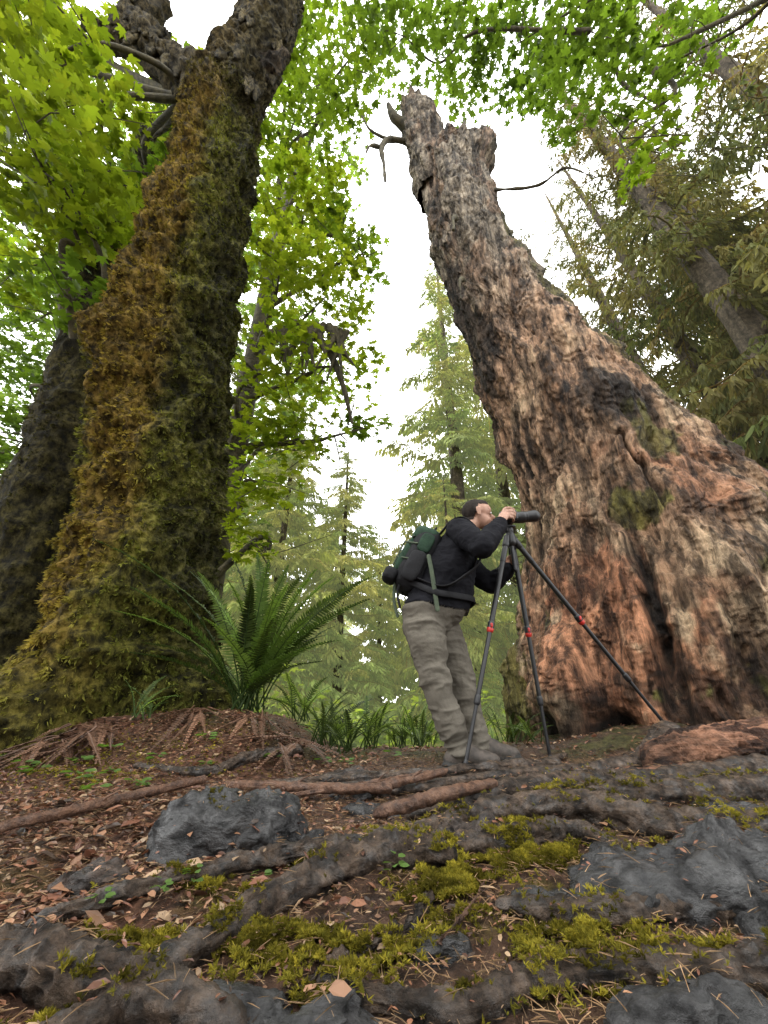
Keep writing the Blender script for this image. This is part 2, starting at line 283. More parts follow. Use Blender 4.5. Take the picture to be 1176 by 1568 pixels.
ctrlL=[(-2.35,3.8,-.1,1.1),(-2.3,3.8,.45,.80),(-2.28,3.8,.97,.63),(-2.32,3.8,1.57,.57),(-2.42,3.75,2.26,.56),(-2.50,3.7,3.01,.57),(-2.58,3.6,3.87,.61),(-2.57,3.45,4.8,.58),(-2.56,3.3,5.89,.56),(-2.56,3.15,7.2,.51),(-2.60,3.0,8.8,.47),(-2.66,2.95,9.8,.48),(-2.5,2.9,11.0,.42),(-2.35,2.9,13.0,.42),(-2.3,2.9,15.5,.34)]
tufts=[]
def addtuft(P1,C,col,n,zmax=99):
    ok=np.where((P1[:,2]<zmax)&(P1[:,2]>.1))[0]; i=rng.choice(ok,n); tufts.append((P1[i],C[i],col[i]))
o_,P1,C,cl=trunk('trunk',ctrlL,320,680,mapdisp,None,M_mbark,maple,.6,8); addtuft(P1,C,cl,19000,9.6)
b=B()
limb=[(-2.7,2.95,9.2),(-3.3,2.92,10.3),(-4.1,2.9,11.3),(-4.6,2.9,12.2),(-5.2,2.9,13.3),(-5.1,2.9,14.6)]
b.tube(limb,[.42,.38,.32,.36,.3,.28],40,90,noise=.17,nf=3,rid_=True,col=(.085,.07,.04))
b.tube([(-4.5,2.9,12.0),(-5.3,2.9,12.4),(-5.9,2.8,12.9)],[.22,.2,.16],20,30,noise=.12,nf=4,rid_=True,col=(.08,.065,.04))
b.tube([(-2.35,2.9,10.2),(-2.05,2.85,10.9),(-1.9,2.85,11.5)],[.2,.17,.1],24,40,noise=.12,nf=4,rid_=True,col=(.07,.055,.04))
lq=catm(limb,30)
for i in range(54):
    if i<28:
        a=rng.uniform(3.4,6.3); z=rng.uniform(9.4,13.5); x0=np.interp(z,[8.8,11,13.5],[-2.6,-2.5,-2.32]); p=np.array([x0+math.cos(a)*.42,2.92+math.sin(a)*.42,z]); dd=np.array([math.cos(a)*.12,math.sin(a)*.12,0])
    else:
        q=lq[int(rng.integers(4,29))]; dd=np.array([rng.normal()*.06,-.10,0]); p=q+np.array([rng.normal()*.15,-.2,-.15])
    b.tube([p-dd*.6+[0,0,.4],p+dd*.5,p+dd*1.2-[0,0,.3+.4*rng.uniform()]],[.07,.075,.015],9,20,noise=.07,nf=7,rid_=True,col=np.array([.10,.085,.05])*rng.uniform(.5,1.4))
b.obj('upper_limbs',[M_mbark],maple)
def darkdisp(T,Z,P,R):
    dr=.12*rid(P*1.8,3,101)+.05*fbm(P*7,3,103); n=fbm(P*2,4,105)[:,None]*.5+.5
    return dr,np.array([.03,.026,.014])*(1-n)+np.array([.075,.068,.024])*n
dt=empty('mossy_maple_tree')
o_,P1,C,cl=trunk('trunk',[(-4.2,5,-.3,1.1),(-4.3,5,.9,.8),(-4.5,5,1.92,.6),(-4.75,5,3.9,.46),(-4.95,5,5.2,.42),(-5.6,5,8.7,.4),(-5.9,5,11.8,.28),(-6.3,5,15,.15)],140,300,darkdisp,None,M_mbark,dt); addtuft(P1,C,cl,4000)
def bladeT(k,L,wd,seed):
    r=np.random.default_rng(seed); V=[];F=[]
    for i in range(k):
        a=r.uniform(0,6.28); tl=r.uniform(.2,1.1); d=np.array([math.cos(a)*math.sin(tl),math.sin(a)*math.sin(tl),math.cos(tl)]); s_=np.cross(d,[0,0,1]); s_/=np.linalg.norm(s_)+1e-6
        l=L*r.uniform(.6,1.2); n=len(V); V+=[s_*wd,-s_*wd,d*l*.6-s_*wd*.8,d*l+np.array([0,0,-.15*l]),d*l*.6+s_*wd*.8]; F.append([n,n+1,n+2,n+3,n+4])
    return np.array(V),F
TT,TF=bladeT(6,1,.10,3)
def alignR(Nv,size):
    n=len(Nv); r=rng.normal(size=(n,3)); z=Nv/np.linalg.norm(Nv,axis=1)[:,None]; x=np.cross(r,z); x/=np.linalg.norm(x,axis=1)[:,None]; y=np.cross(z,x)
    return np.stack([x,y,z],-1)*size[:,None,None]
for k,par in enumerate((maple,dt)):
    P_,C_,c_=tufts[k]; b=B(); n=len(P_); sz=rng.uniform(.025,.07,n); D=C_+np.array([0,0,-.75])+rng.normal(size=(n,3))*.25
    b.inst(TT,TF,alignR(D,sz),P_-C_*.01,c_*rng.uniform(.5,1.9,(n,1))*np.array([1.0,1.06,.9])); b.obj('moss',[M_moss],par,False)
# ---------- maple foliage
ang=[(0,1),(12,.66),(20,.72),(28,.42),(40,.74),(50,.95),(62,.66),(78,.4),(98,.62),(112,.5),(145,.33)]
ring=[(a,r) for a,r in ang]+[(180,.2)]+[(-a,r) for a,r in ang[::-1] if a>0]
LT=np.array([[r*math.sin(math.radians(a)),r*math.cos(math.radians(a)),-.22*r*r] for a,r in ring]); LF=[list(range(len(ring)))]
def cluster(b,c,R,dens,size,colA,colB,flat=.7,tilt=.45):
    ns=max(2,int(dens*R*R*7)); c=np.array(c)
    d=rng.normal(size=(ns,3)); d/=np.linalg.norm(d,axis=1)[:,None]; S=c+d*(rng.uniform(0,1,(ns,1))**.4)*R*np.array([1,1,flat])
    m=13; rr=rng.uniform(.25,.6)*np.sqrt(rng.uniform(0,1,(ns,m))); aa=rng.uniform(0,6.28,(ns,m))
    off=np.stack([rr*np.cos(aa),rr*np.sin(aa),-.3*rr*rr+rng.normal(size=rr.shape)*.05],-1)
    O=(S[:,None,:]+off).reshape(-1,3); n=len(O)
    Rm=rotm(rng.uniform(0,6.28,n),np.abs(rng.normal(size=n))*tilt,rng.uniform(0,6.28,n))*(size*rng.uniform(.6,1.25,n))[:,None,None]
    t=np.repeat(rng.uniform(0,1,(ns,1)),m,0); cc=(np.array(colA)*(1-t)+np.array(colB)*t)*rng.uniform(.7,1.25,(n,1))
    b.inst(LT,LF,Rm,O,cc)
br=(.072,.115,.012); mid=(.044,.078,.013); dk=(.024,.047,.011); lime=(.112,.148,.016)
left=[((-5.1,2.34,9.1),1.5,br),((-5.7,3.6,9.6),1.5,br),((-5.1,3,7.8),1.4,br),((-5.2,3.9,8.2),1.3,br),((-6.8,4.8,8.7),1.4,br),((-5.4,5.0,14.2),1.7,br),((-5.3,5,10.4),1,mid),((-6.9,2.2,11),1.6,br),((-3.6,4.4,13.6),.9,br),((-4.0,4.2,11.0),.8,mid),((-8.7,6.8,9.1),1.6,mid),((-8.5,7.7,7.3),1.4,dk),((-8.6,7.2,5.4),1.3,dk),((-7.2,3.0,13.4),1.6,br),((-4.9,4.2,6.4),.7,mid),((-4.3,4.0,12.6),1.0,mid)]
cen=[((-2.1,4,16.9),1.7,mid),((-2.2,4.5,13.7),1.1,mid),((-1.9,5.4,11.9),1.3,br),((-1.2,6.3,12.4),1.1,mid),((-2.3,5.5,9.5),1.1,br),((-1.4,6.5,9.8),1.3,br),((-.5,6.7,11.5),.7,mid),((-2.3,6.5,7.5),1.15,br),((-1.1,7.3,8.2),1.1,br),((-.4,7.9,6.8),.6,mid),((-2.9,7.1,6.3),1,br),((-2.4,6.9,4.6),.85,br),((-2.6,7.4,3.6),.7,br),((-1.9,7.3,6),.8,br),((-1.2,4.5,15),1,mid),((-.5,4.0,17),1,mid)]
tr_=[((.5,3.5,15.7),.9,mid),((1.8,3.7,15.3),1.1,mid),((3.4,3.6,15.4),1.2,dk),((4.5,3.4,13.6),1.1,mid),((5.1,3.1,12),1,mid),((5.7,3.6,11),.6,br),((3.8,3.8,12.7),.8,mid),((2.3,4.6,16),.8,dk),((6.9,3.2,13.9),1,mid),((.0,4.1,14.4),.4,mid),((4.9,4.0,9.9),.25,br),((-.3,3.2,16.4),.8,mid),((2.6,3.0,17.2),1.2,mid),((5.4,2.8,15),1.2,mid),((4.3,3.6,14.8),1.0,dk),((1.0,3.0,17.5),1.0,mid)]
bgl=[((-14,9,16),4,dk),((-13,11,11),3.5,dk),((-13,12,7),3,dk),((-9,9,20),4,mid),((-5,10,22),4,mid),((-5,11,16),3,mid),((-5,12,11.5),2.6,mid),((-5.5,13,8),2.2,mid),((-10,10,14),3,dk),((-12,12,3.5),2.5,dk),((-7,12,5),2,dk),((-3,13,13),1.5,mid)]
def bough(b,a,c,r,sag=.3):
    a=np.array(a,float); c=np.array(c,float); m=(a+c)/2+rng.normal(size=3)*.35+np.array([0,0,sag]); m2=(m+c)/2+rng.normal(size=3)*.25
    b.tube([a,m,m2,c],[r,r*.7,r*.45,r*.2],8,26,noise=.03,nf=4)
    for k in range(5):
        s_=m2+(c-m2)*rng.uniform(0,1); b.tube([s_,s_+rng.normal(size=3)*.35,s_+rng.normal(size=3)*.8],[r*.25,r*.15,r*.08],5,8)
b=B(); w_=B()
for c,R,k in left: cluster(b,c,R,2.9,.14,k,lime if k is br else mid)
for c,R,k in left: bough(w_,(-3.4,2.95,9.8) if c[2]>9 else (-4.9,5,5.2),c,.07)
b.obj('foliage',[M_leaf],maple,False); w_.obj('boughs',[M_bough],maple)
b=B(); w_=B()
for c,R,k in cen: cluster(b,c,R,3.0,.135,k,lime if k is br else br)
t2=empty('maple_tree')
for c,R,k in cen: bough(w_,(-3.4,7.6,min(c[2]-.8,13)),c,.08)
w_.tube([(-3.6,8,-.5),(-3.5,7.8,4),(-3.4,7.6,9),(-3.1,7,14),(-2.8,6.5,18)],[.4,.3,.25,.2,.1],16,60,noise=.06,nf=3)
w_.tube([(-2.8,6.6,8.3),(-2.0,6.4,8.6),(-1.3,6.6,8.0),(-.9,6.8,7.0),(-.7,7,6.2)],[.13,.12,.09,.06,.03],10,40,noise=.05,nf=5)
for q in range(12):
    x=-2.3+q*.13; y=6.4+.1*math.sin(q*7); w_.tube([(x,y,8.45),(x+.1*math.sin(q*5),y,8.0),(x+.25*math.sin(q*3),y+.1,7.5-.5*abs(math.sin(q*2.3)))],[.09,.05+.03*abs(math.sin(q)),.012],6,16,noise=.09,nf=5,seed=q)
b.obj('foliage',[M_leaf],t2,False); w_.obj('trunk',[M_bough],t2)
b=B(); w_=B(); t3=empty('maple_tree')
for c,R,k in tr_: cluster(b,c,R,2.5,.135,k,mid)
w_.tube([(8.6,.2,-.5),(8.5,.4,5),(8.2,.8,10),(7.5,1.5,14.5)],[.45,.38,.3,.2],16,60,noise=.06,nf=3)
for a,c in [((8.2,.8,10),(4.6,3.2,14.2)),((8,1.2,12),(3.2,3.6,15)),((4.6,3.2,14.2),(.5,3.6,15.6)),((8.2,.9,10),(5.4,3.2,12)),((5.4,3.2,12),(4.9,4.0,10.2)),((7.5,1.5,14.5),(3,3,17)),((5,3.2,13.5),(6,3.8,11))]: bough(w_,a,c,.06,.5)
b.obj('foliage',[M_leaf],t3,False); w_.obj('trunk',[M_bough],t3)
b=B()
for c,R,k in bgl: cluster(b,c,R,.9,.2,k,br,.8)
for i in range(60):
    x=rng.uniform(-4.5,3.2); y=rng.uniform(5.0,13); cluster(b,(x*y/9,y,float(G(np.array([x]),np.array([y]))[0])+.35),.55,3,.08,(.10,.15,.026),(.17,.22,.045))
b.obj('background_foliage',[M_leafb],None,False)
# ---------- conifers
def branchT(seed,nt=22,keep=.88,wd=.0105,hang=.35,Lk=.34,spr=.5,wb=.05,thick=.010,nl=.08):
    r=np.random.default_rng(seed); V=[];F=[];K=[]
    def quad(a,c,wd,up,k):
        a=np.array(a);c=np.array(c); s_=np.cross(c-a,up); s_=s_/(np.linalg.norm(s_)+1e-6)*wd; n=len(V)
        V.extend([a-s_,a*.45+c*.55-s_*1.3,c,a*.45+c*.55+s_*1.3,a+s_]); F.append([n,n+1,n+2,n+3,n+4]); K.extend([k]*5)
    wob=r.uniform(0,6); pt=lambda t:np.array([t,wb*math.sin(t*5+wob)-wb*math.sin(wob),.10*t-.38*t*t+wb*.6*math.sin(t*9+wob)-wb*.6*math.sin(wob)])
    for i in range(8):
        a=pt(i/8);c=pt((i+1)/8); n=len(V); w1=thick*(1-i/9)
        for q in (a,c): V.extend([q+[0,w1,0],q+[0,-w1*.5,w1],q+[0,-w1*.5,-w1]])
        F.extend([[n,n+1,n+4,n+3],[n+1,n+2,n+5,n+4],[n+2,n,n+3,n+5]]); K.extend([(.7,.5,.36)]*6)
    for t in np.linspace(.14,.98,nt):
        for sd in (-1,1):
            if r.uniform()>keep: continue
            L=Lk*math.sin(math.pi*min(1,t*.85+.12))**.8*r.uniform(.25,1.2); a=pt(t+r.uniform(-.02,.02)); d=np.array([r.uniform(.1,.8),sd*r.uniform(.5,1),-.25-.5*r.uniform()])*L
            g=np.array([1,1,1])*r.uniform(.6,1.3)
            quad(a,a+d,.004,[0,0,1],(.7,.5,.36))
            for s2 in np.linspace(.2,1,5):
                q=a+d*s2; ll=nl*r.uniform(.4,1.4); dd=d/np.linalg.norm(d)
                for s3 in (-1,1):
                    v=dd*spr*1.2+np.array([s3*spr,r.normal()*.15,-hang-.5*r.uniform()]); quad(q,q+ll*v,wd,[0,.2,1] if spr>.4 else [r.normal(),r.normal(),0],g*r.uniform(.7,1.2))
    return np.array(V),F,np.array(K)
BT=[branchT(s) for s in (1,2,3)]; BM=[branchT(s,16,.72,.0085,.55,.26,.32,.10,.015,.085) for s in (4,5,6)]
def conifer(name,h,r0,nb,z0,Lb,seed,green,brown,lean=0,TS=BT,droop=0):
    r=np.random.default_rng(seed); b=B()
    b.tube([(0,0,-1),(lean*.1,0,h*.3),(lean*.5,0,h*.65),(lean,0,h)],[r0*1.2,r0,r0*.6,.03],14,50,m=0,noise=.06,nf=3)
    for i in range(nb):
        t=(i+r.uniform())/nb; z=z0+(h-z0)*t; L=Lb*(1-t)**.75*r.uniform(.5,1.2)+.4; yaw=r.uniform(0,6.28)
        T,F,K=TS[i%3]; R=rotm(np.array([yaw]),np.array([droop+r.uniform(-.3,.3)]),np.array([yaw+math.pi/2]))*L
        R=R@np.diag([1,r.choice([-1,1]),1]).astype(float)
        xx=np.interp(z,[0,h*.3,h*.65,h],[0,lean*.1,lean*.5,lean]); f=r.uniform()**1.2
        cc=np.array(green)*(1-f)+np.array(brown)*f
        b.inst(T,F,R,np.array([[xx,0,z]]),K*cc,1)
    return mkmesh(name,np.vstack(b.V),np.concatenate(b.L),np.concatenate(b.C),[M_cbark,M_con],np.concatenate(b.M),np.vstack(b.K),False)
cA=conifer('spruce_a',30,.42,170,3.5,3.9,5,(.085,.10,.030),(.21,.17,.07),-3.2,BM)
cB=conifer('spruce_b',27,.34,170,3,3.5,6,(.075,.10,.030),(.19,.16,.06),-2.4,BM)
cC=conifer('hemlock',24,.28,170,1.0,3.4,9,(.07,.095,.032),(.14,.125,.045),0)
cD=conifer('young_hemlock',12,.14,160,.6,2.6,10,(.095,.12,.034),(.16,.145,.045),0)
def put(me,name,x,y,rz=0,s=1,mode=None,parent=None):
    z=float(G(np.array([x]),np.array([y]),False)[0]); o=link(name,me,parent); o.location=(x,y,z); o.rotation_euler=(0,0,rz); o.scale=(s,s,s)
    if mode: o.material_slots[1].link='OBJECT'; o.material_slots[1].material=mode
    return o
for me,x,y,rz,s in [(cA,10.9,8,0,1),(cB,15.3,10,.1,1.1),(cB,12.8,11.5,-.1,1.1),(cA,9.0,15,.5,1.0),(cB,19,15,.2,1.25),(cA,14.5,16,.3,1.1),(cB,12.9,8.6,-.2,1.0),(cB,12.2,5.2,.1,1.05)]:
    put(me,'mossy_spruce_tree',x,y,rz,s)
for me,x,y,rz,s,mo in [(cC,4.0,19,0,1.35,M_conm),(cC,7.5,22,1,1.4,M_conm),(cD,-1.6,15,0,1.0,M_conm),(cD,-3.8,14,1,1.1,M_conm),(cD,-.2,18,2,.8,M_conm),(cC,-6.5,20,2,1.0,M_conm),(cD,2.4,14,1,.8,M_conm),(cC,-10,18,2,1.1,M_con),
    (cC,-3.5,-9,1,1.0,None),(cC,6,-8,2,1.1,None),(cC,-9,-5,3,1.0,None)]:  # unseen hemlocks behind the camera, added to block sky light for contrast
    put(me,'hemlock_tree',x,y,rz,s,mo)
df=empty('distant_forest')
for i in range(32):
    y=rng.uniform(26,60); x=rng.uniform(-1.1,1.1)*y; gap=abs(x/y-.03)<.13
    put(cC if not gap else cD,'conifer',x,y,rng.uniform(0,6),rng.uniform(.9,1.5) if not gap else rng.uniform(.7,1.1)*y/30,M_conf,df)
# ---------- ferns
def fern(name,base,tips,n_extra,L,cA_,cB_,seed,parent=None,mat=None,arch=.55,pl=.085,wk=.66):
    r=np.random.default_rng(seed); base=np.array(base,float); b=B(); T=list(tips)
    for i in range(n_extra):
        a=r.uniform(0,6.28); l=L*r.uniform(.6,1); hgt=r.uniform(.35,.9); T.append((base[0]+math.cos(a)*l*(1.1-hgt*.7),base[1]+math.sin(a)*l*(1.1-hgt*.7),base[2]+l*hgt))
    PV=np.array([[0,-.5,0],[.45,-.55,.02],[1,0,-.08],[.5,.5,.02],[0,.45,0]])
    for tp in T:
        tp=np.array(tp,float); bs=base+r.normal(size=3)*[.05,.05,.01]; up=np.array([0,0,1]); ct=bs*.5+tp*.5; ct[2]+=arch*np.linalg.norm(tp-bs)*.45; ct[:2]-=(tp-bs)[:2]*.18
        Ls=np.linalg.norm(tp-bs)*1.08; np_=int(max(26,Ls*52)); t=np.linspace(0,1,np_)[:,None]; p=(1-t)**2*bs+2*t*(1-t)*ct+t*t*tp; p+=np.cumsum(r.normal(size=p.shape)*.0012,0)
        tg=np.gradient(p,axis=0); tg/=np.linalg.norm(tg,axis=1)[:,None]; sd=np.cross(tg,up+r.normal(size=3)*.25); sd/=np.linalg.norm(sd,axis=1)[:,None]; nn=np.cross(sd,tg)
        b.tube(p[::3],np.linspace(.005,.002,len(p[::3])),4,None,col=np.array(cA_)*.7)
        tt=t[:,0]; ll=min(pl,Ls*.09)*np.clip(np.minimum((tt-.12)/.2,1),0,1)*np.clip((1.03-tt)/.6,0,1)**.75
        f=r.uniform(.6,1.3); cc=(np.array(cA_)*(1-r.uniform())+np.array(cB_)*r.uniform())*f
        for s_ in (-1,1):
            ok=ll>.004; x=sd[ok]*s_*.93+tg[ok]*.3+nn[ok]*.12+r.normal(size=(ok.sum(),3))*.06; x/=np.linalg.norm(x,axis=1)[:,None]
            yv=np.cross(nn[ok],x); R=np.stack([x*ll[ok][:,None],yv*(wk*Ls/np_),nn[ok]*ll[ok][:,None]],-1)
            b.inst(PV,[[0,1,2,3,4]],R,p[ok],np.tile(cc,(ok.sum(),1))*r.uniform(.8,1.2,(ok.sum(),1)))
    return b.obj(name,[mat or M_fern],parent,False)
g0=lambda x,y:float(G(np.array([x],float),np.array([y],float))[0])
B0=(-.93,3.0,g0(-.93,3.0)+.02)
fern('sword_fern',B0,[(-.05,2.85,1.38),(-.38,3.0,1.42),(-.95,2.9,1.56),(-2.15,2.75,1.62),(-1.85,2.85,1.46),(-1.72,2.7,1.24),(-1.5,3.0,1.48),(-.10,2.7,1.18),(-.6,2.8,1.34),(-1.2,3.0,1.56),(-.75,3.0,1.52),(-1.55,2.7,1.04),(-.45,2.6,1.04),(-.25,3.0,1.28),(-.83,2.7,1.45),(-1.3,2.7,1.35),(-.7,2.55,1.12),(-1.95,2.9,1.15),(-.25,2.55,.88),(-1.4,2.9,1.42),(-1.05,2.6,1.25),(-.15,2.75,1.30),(-.5,2.85,1.44),(-.9,2.6,1.3),(-1.6,2.6,.8),(-.35,2.5,.75),(-1.1,2.5,1.0),(-.65,2.65,1.25)],14,1.0,(.034,.062,.013),(.085,.125,.026),1,arch=.38,pl=.095,wk=.7)
for i,(x,y,L,n) in enumerate([(-.35,3.9,.5,16),(.15,4.3,.5,16),(-.8,4.2,.55,16),(.45,5,.5,14),(-3.2,2.75,.7,16),(-1.55,2.9,.35,10),(-3.4,3.2,.8,16),(1.2,4.6,.5,12),(-.1,3.5,.42,16),(-.45,3.3,.42,16),(.3,3.75,.4,14),(.75,3.9,.42,14),(-.25,3.1,.35,14),(-2.5,2.6,.3,12),(1.1,3.6,.3,10)]):
    fern('sword_fern',(x,y,g0(x,y)+.02),[],n,L,(.06,.10,.024),(.13,.175,.038),20+i,pl=.055)
for i in range(14):
    x0=rng.uniform(-2.4,-.45); y0=rng.uniform(2.65,2.95); tp=[]
    for k in range(7):
        a=rng.uniform(3.3,6.1); l=rng.uniform(.2,.45); x1=x0+math.cos(a)*l; y1=y0+math.sin(a)*l; tp.append((x1,y1,g0(x1,y1)+rng.uniform(.0,.04)))
    fern('dead_fern_fronds',(x0,y0,g0(x0,y0)+.05),tp,0,1,(.16,.085,.052),(.10,.058,.038),60+i,None,M_litter,.3,.026)
# ---------- roots, rocks, sticks
HV=[];HF=[];hn=0
def reg(V,F):
    global hn
    HV.append(V); HF.append(F+hn); hn+=len(V)
def rootobj(name,pts,r,mat=M_root,nz=.018,seg=28,lift=.75,ell=1.0,und=0,dens=44,k=1.25):
    r=[q*k for q in r]; p=[(x,y,g0(x,y)+rr*lift+(und*math.sin(i*2.1) if und else 0)) for i,((x,y),rr) in enumerate(zip(pts,r))]; b=B(); V,F=b.tube(p,r,seg,int(dens*len(p)),noise=nz,nf=20,rid_=True,seed=int(abs(pts[0][0])*100),ell=ell); reg(V,F); return b.obj(name,[mat])
R_=[([(-.52,.78),(-.43,.89),(-.35,1.02),(-.24,1.19),(-.096,1.33),(.04,1.38),(.16,1.37)],[.016,.02,.023,.025,.03,.034,.028]),
([(-.75,1.16),(-.6,1.21),(-.37,1.37),(-.125,1.46),(.115,1.49),(.3,1.55)],[.010,.015,.018,.018,.02,.018]),
([(-.04,1.56),(.15,1.62),(.36,1.73),(.70,1.72),(.92,1.6),(1.3,1.56),(1.7,1.6)],[.018,.026,.034,.04,.04,.038,.04]),
([(.1,1.86),(.28,1.9),(.55,2.0),(.87,2.12),(1.3,2.22),(1.9,2.35)],[.015,.026,.03,.04,.045,.05]),
([(.5,1.82),(.8,1.9),(1.15,1.92),(1.7,2.0)],[.02,.03,.035,.04]),
([(.15,1.5),(.35,1.46),(.55,1.5),(.68,1.42)],[.022,.026,.024,.016]),
([(-.5,2.2),(-.2,2.3),(.15,2.32),(.5,2.38),(.9,2.5)],[.014,.02,.02,.02,.03]),
([(.2,2.15),(.6,2.28),(1.0,2.36),(1.35,2.5),(1.7,2.75)],[.016,.022,.03,.045,.08]),
([(-.25,.8),(-.1,1.0),(.05,1.12),(.12,1.25)],[.005,.007,.007,.006]),
([(.9,1.35),(1.1,1.42),(1.4,1.44)],[.02,.026,.026]),
([(-1.3,2.5),(-.9,2.35),(-.7,2.5),(-.5,2.75)],[.014,.02,.02,.024]),
([(-.8,.96),(-.62,.97),(-.42,.93),(-.22,.86)],[.022,.032,.030,.018]),
([(.25,1.14),(.45,1.11),(.7,1.15),(1.0,1.2)],[.012,.02,.024,.03]),
([(-.1,.95),(.1,.90),(.3,.96),(.6,.95),(.9,1.02)],[.010,.016,.018,.022,.024])]
for p,r in R_: rootobj('tree_root',p,r)
for i in range(26):
    x=rng.uniform(-.4,1.6); y=rng.uniform(1.45,2.5); a=rng.uniform(-.3,.45); L=rng.uniform(.3,1.0); k=5; r0_=rng.uniform(.006,.020); pts=[(x,y)]
    for j in range(k): a+=rng.normal()*.3; pts.append((pts[-1][0]+math.cos(a)*L/k,pts[-1][1]+math.sin(a)*L/k))
    rootobj('tree_root',pts,list(np.array([.4,.7,.9,1,1,.8])*r0_),nz=.008,seg=12,lift=.6,und=r0_*.8,dens=16,k=1)
def rock(c,h,rz,mat,seed,e=.8,noise=.05,nf=5,lift=0):
    c=np.array([c[0],c[1],g0(c[0],c[1])+lift]); cs,sn=math.cos(rz),math.sin(rz); ax=np.array([[cs,sn,0],[-sn,cs,0],[0,0,1]])
    V,F=superel((0,0,0),I3,h,e,110); n=V/np.linalg.norm(V,axis=1)[:,None]; W=V+np.column_stack([fbm(V*6+seed,2,1),fbm(V*6+seed,2,2),fbm(V*6+seed,2,3)])*.03
    d=((rid(V*nf+seed*3,3,seed)-.4)*noise*1.3+fbm(V*nf*5+seed,4,seed+1)*noise*.35+(rid(W*np.array([7,26,26])+seed,3,seed+2)-.4)*.014)
    V=V+n*d[:,None]; V[:,2]+=terr(fbm(V*7+seed,3,seed+5),4)*noise*1.1; b=B(); V=V@ax+c; b.add(V,F.ravel(),[4]*len(F)); reg(V,F); return b.obj('rock',[mat])
rock((-.47,1.56),(.215,.13,.125),.1,M_rock,1,.75,.045,5,.0)
rock((-.28,1.5),(.13,.1,.06),-.2,M_rock,2)
rock((.84,1.27),(.44,.13,.085),.15,M_rock,3,.8,.05,5,.01)
rock((1.0,1.08),(.33,.12,.07),.1,M_rock,4,.8,.05,5)
rock((.38,1.2),(.08,.05,.02),.3,M_rock,12)
rock((-.64,1.02),(.18,.07,.04),.25,M_rock2,5,.8,.04,6)
rock((-.15,.89),(.17,.06,.045),-.15,M_rock,6,.8,.035,6)
rock((.46,.87),(.14,.05,.045),.1,M_rock,7,.8,.03,6)
rock((.12,1.62),(.12,.05,.03),0,M_rock2,8); rock((.3,1.53),(.17,.05,.035),-.1,M_rock2,13)
for i,(x,y,a,b_,c_) in enumerate([(-.15,2.42,.16,.1,.02),(.2,2.42,.2,.09,.018),(.6,2.30,.2,.07,.015),(.95,2.3,.2,.1,.03),(1.25,1.78,.2,.1,.03),(-.05,1.95,.12,.06,.025),(.75,2.05,.15,.06,.02),(-.15,2.1,.1,.05,.02),(1.5,2.1,.25,.1,.03),(-.75,1.35,.1,.05,.03),(1.2,2.45,.2,.1,.03),(.1,1.06,.05,.04,.018)]):
    rock((x,y),(a,b_,c_),rng.uniform(-.3,.3),M_rock if i%3 else M_rock2,20+i,.75,.03,7,.0)
bvh=BVHTree.FromPolygons([tuple(v) for v in np.vstack(HV)],[tuple(f) for f in np.vstack(HF).tolist()])
DN=Vector((0,0,-1))
def drop(x,y):
    z=G(x,y); hit=np.zeros(len(x),bool)
    for i in range(len(x)):
        h=bvh.ray_cast(Vector((x[i],y[i],1.2)),DN,2)[0]
        if h is not None and h.z>z[i]: z[i]=h.z; hit[i]=True
    return z,hit
def stick(pts,r,lift=.03):
    q=catm(np.array(pts,float),12); z,_=drop(q[:,0],q[:,1]); k=np.linspace(0,1,12); pf=np.polyfit(k,z,1); res=np.max(z-np.polyval(pf,k))*.6; zz=np.polyval(pf,k)+res; p=np.column_stack([q,zz+lift*.5]); rr=np.interp(k,np.linspace(0,1,len(r)),r); b=B(); b.tube(p,rr,16,90,noise=.007,nf=25,rid_=True)
    k2=p[5]; b.tube([k2,k2+np.array([.02,.0,.02]),k2+np.array([.05,.01,.035])],[rr[0]*.5,rr[0]*.35,rr[0]*.2],8,8); return b.obj('fallen_stick',[M_stick])
stick([(-1.25,1.5),(-1.1,1.72),(-.95,1.98),(-.80,2.14)],[.013,.016,.017,.014],.05)
stick([(-.67,2.06),(-.45,2.065),(-.25,2.04),(.02,2.06)],[.015,.018,.019,.017],.05); stick([(-.02,2.08),(.13,2.10),(.27,2.14)],[.018,.016,.014],.06)
stick([(-.02,1.76),(.1,1.785),(.2,1.81),(.44,1.94)],[.020,.023,.024,.018],.05)
stick([(-.35,1.98),(0,2.15),(.3,2.28)],[.008,.008,.007],.05); stick([(.1,1.02),(.18,1.15),(.25,1.3)],[.003,.003,.002],.02); stick([(-1.0,1.9),(-1.15,1.77),(-1.3,1.6)],[.006,.006,.005])
b=B(); b.tube([(1.40,2.42,.25),(1.55,2.44,.28),(1.8,2.46,.305),(2.1,2.5,.32),(3.0,2.62,.37),(3.8,2.75,.40)],[.085,.105,.118,.125,.13,.13],110,460,noise=.026,nf=5,rid_=True); b.tube([(1.12,2.36,.22),(1.5,2.32,.225),(2.0,2.32,.235)],[.012,.024,.022],20,60,noise=.02,nf=12,rid_=True)
b.obj('fallen_log',[M_log])
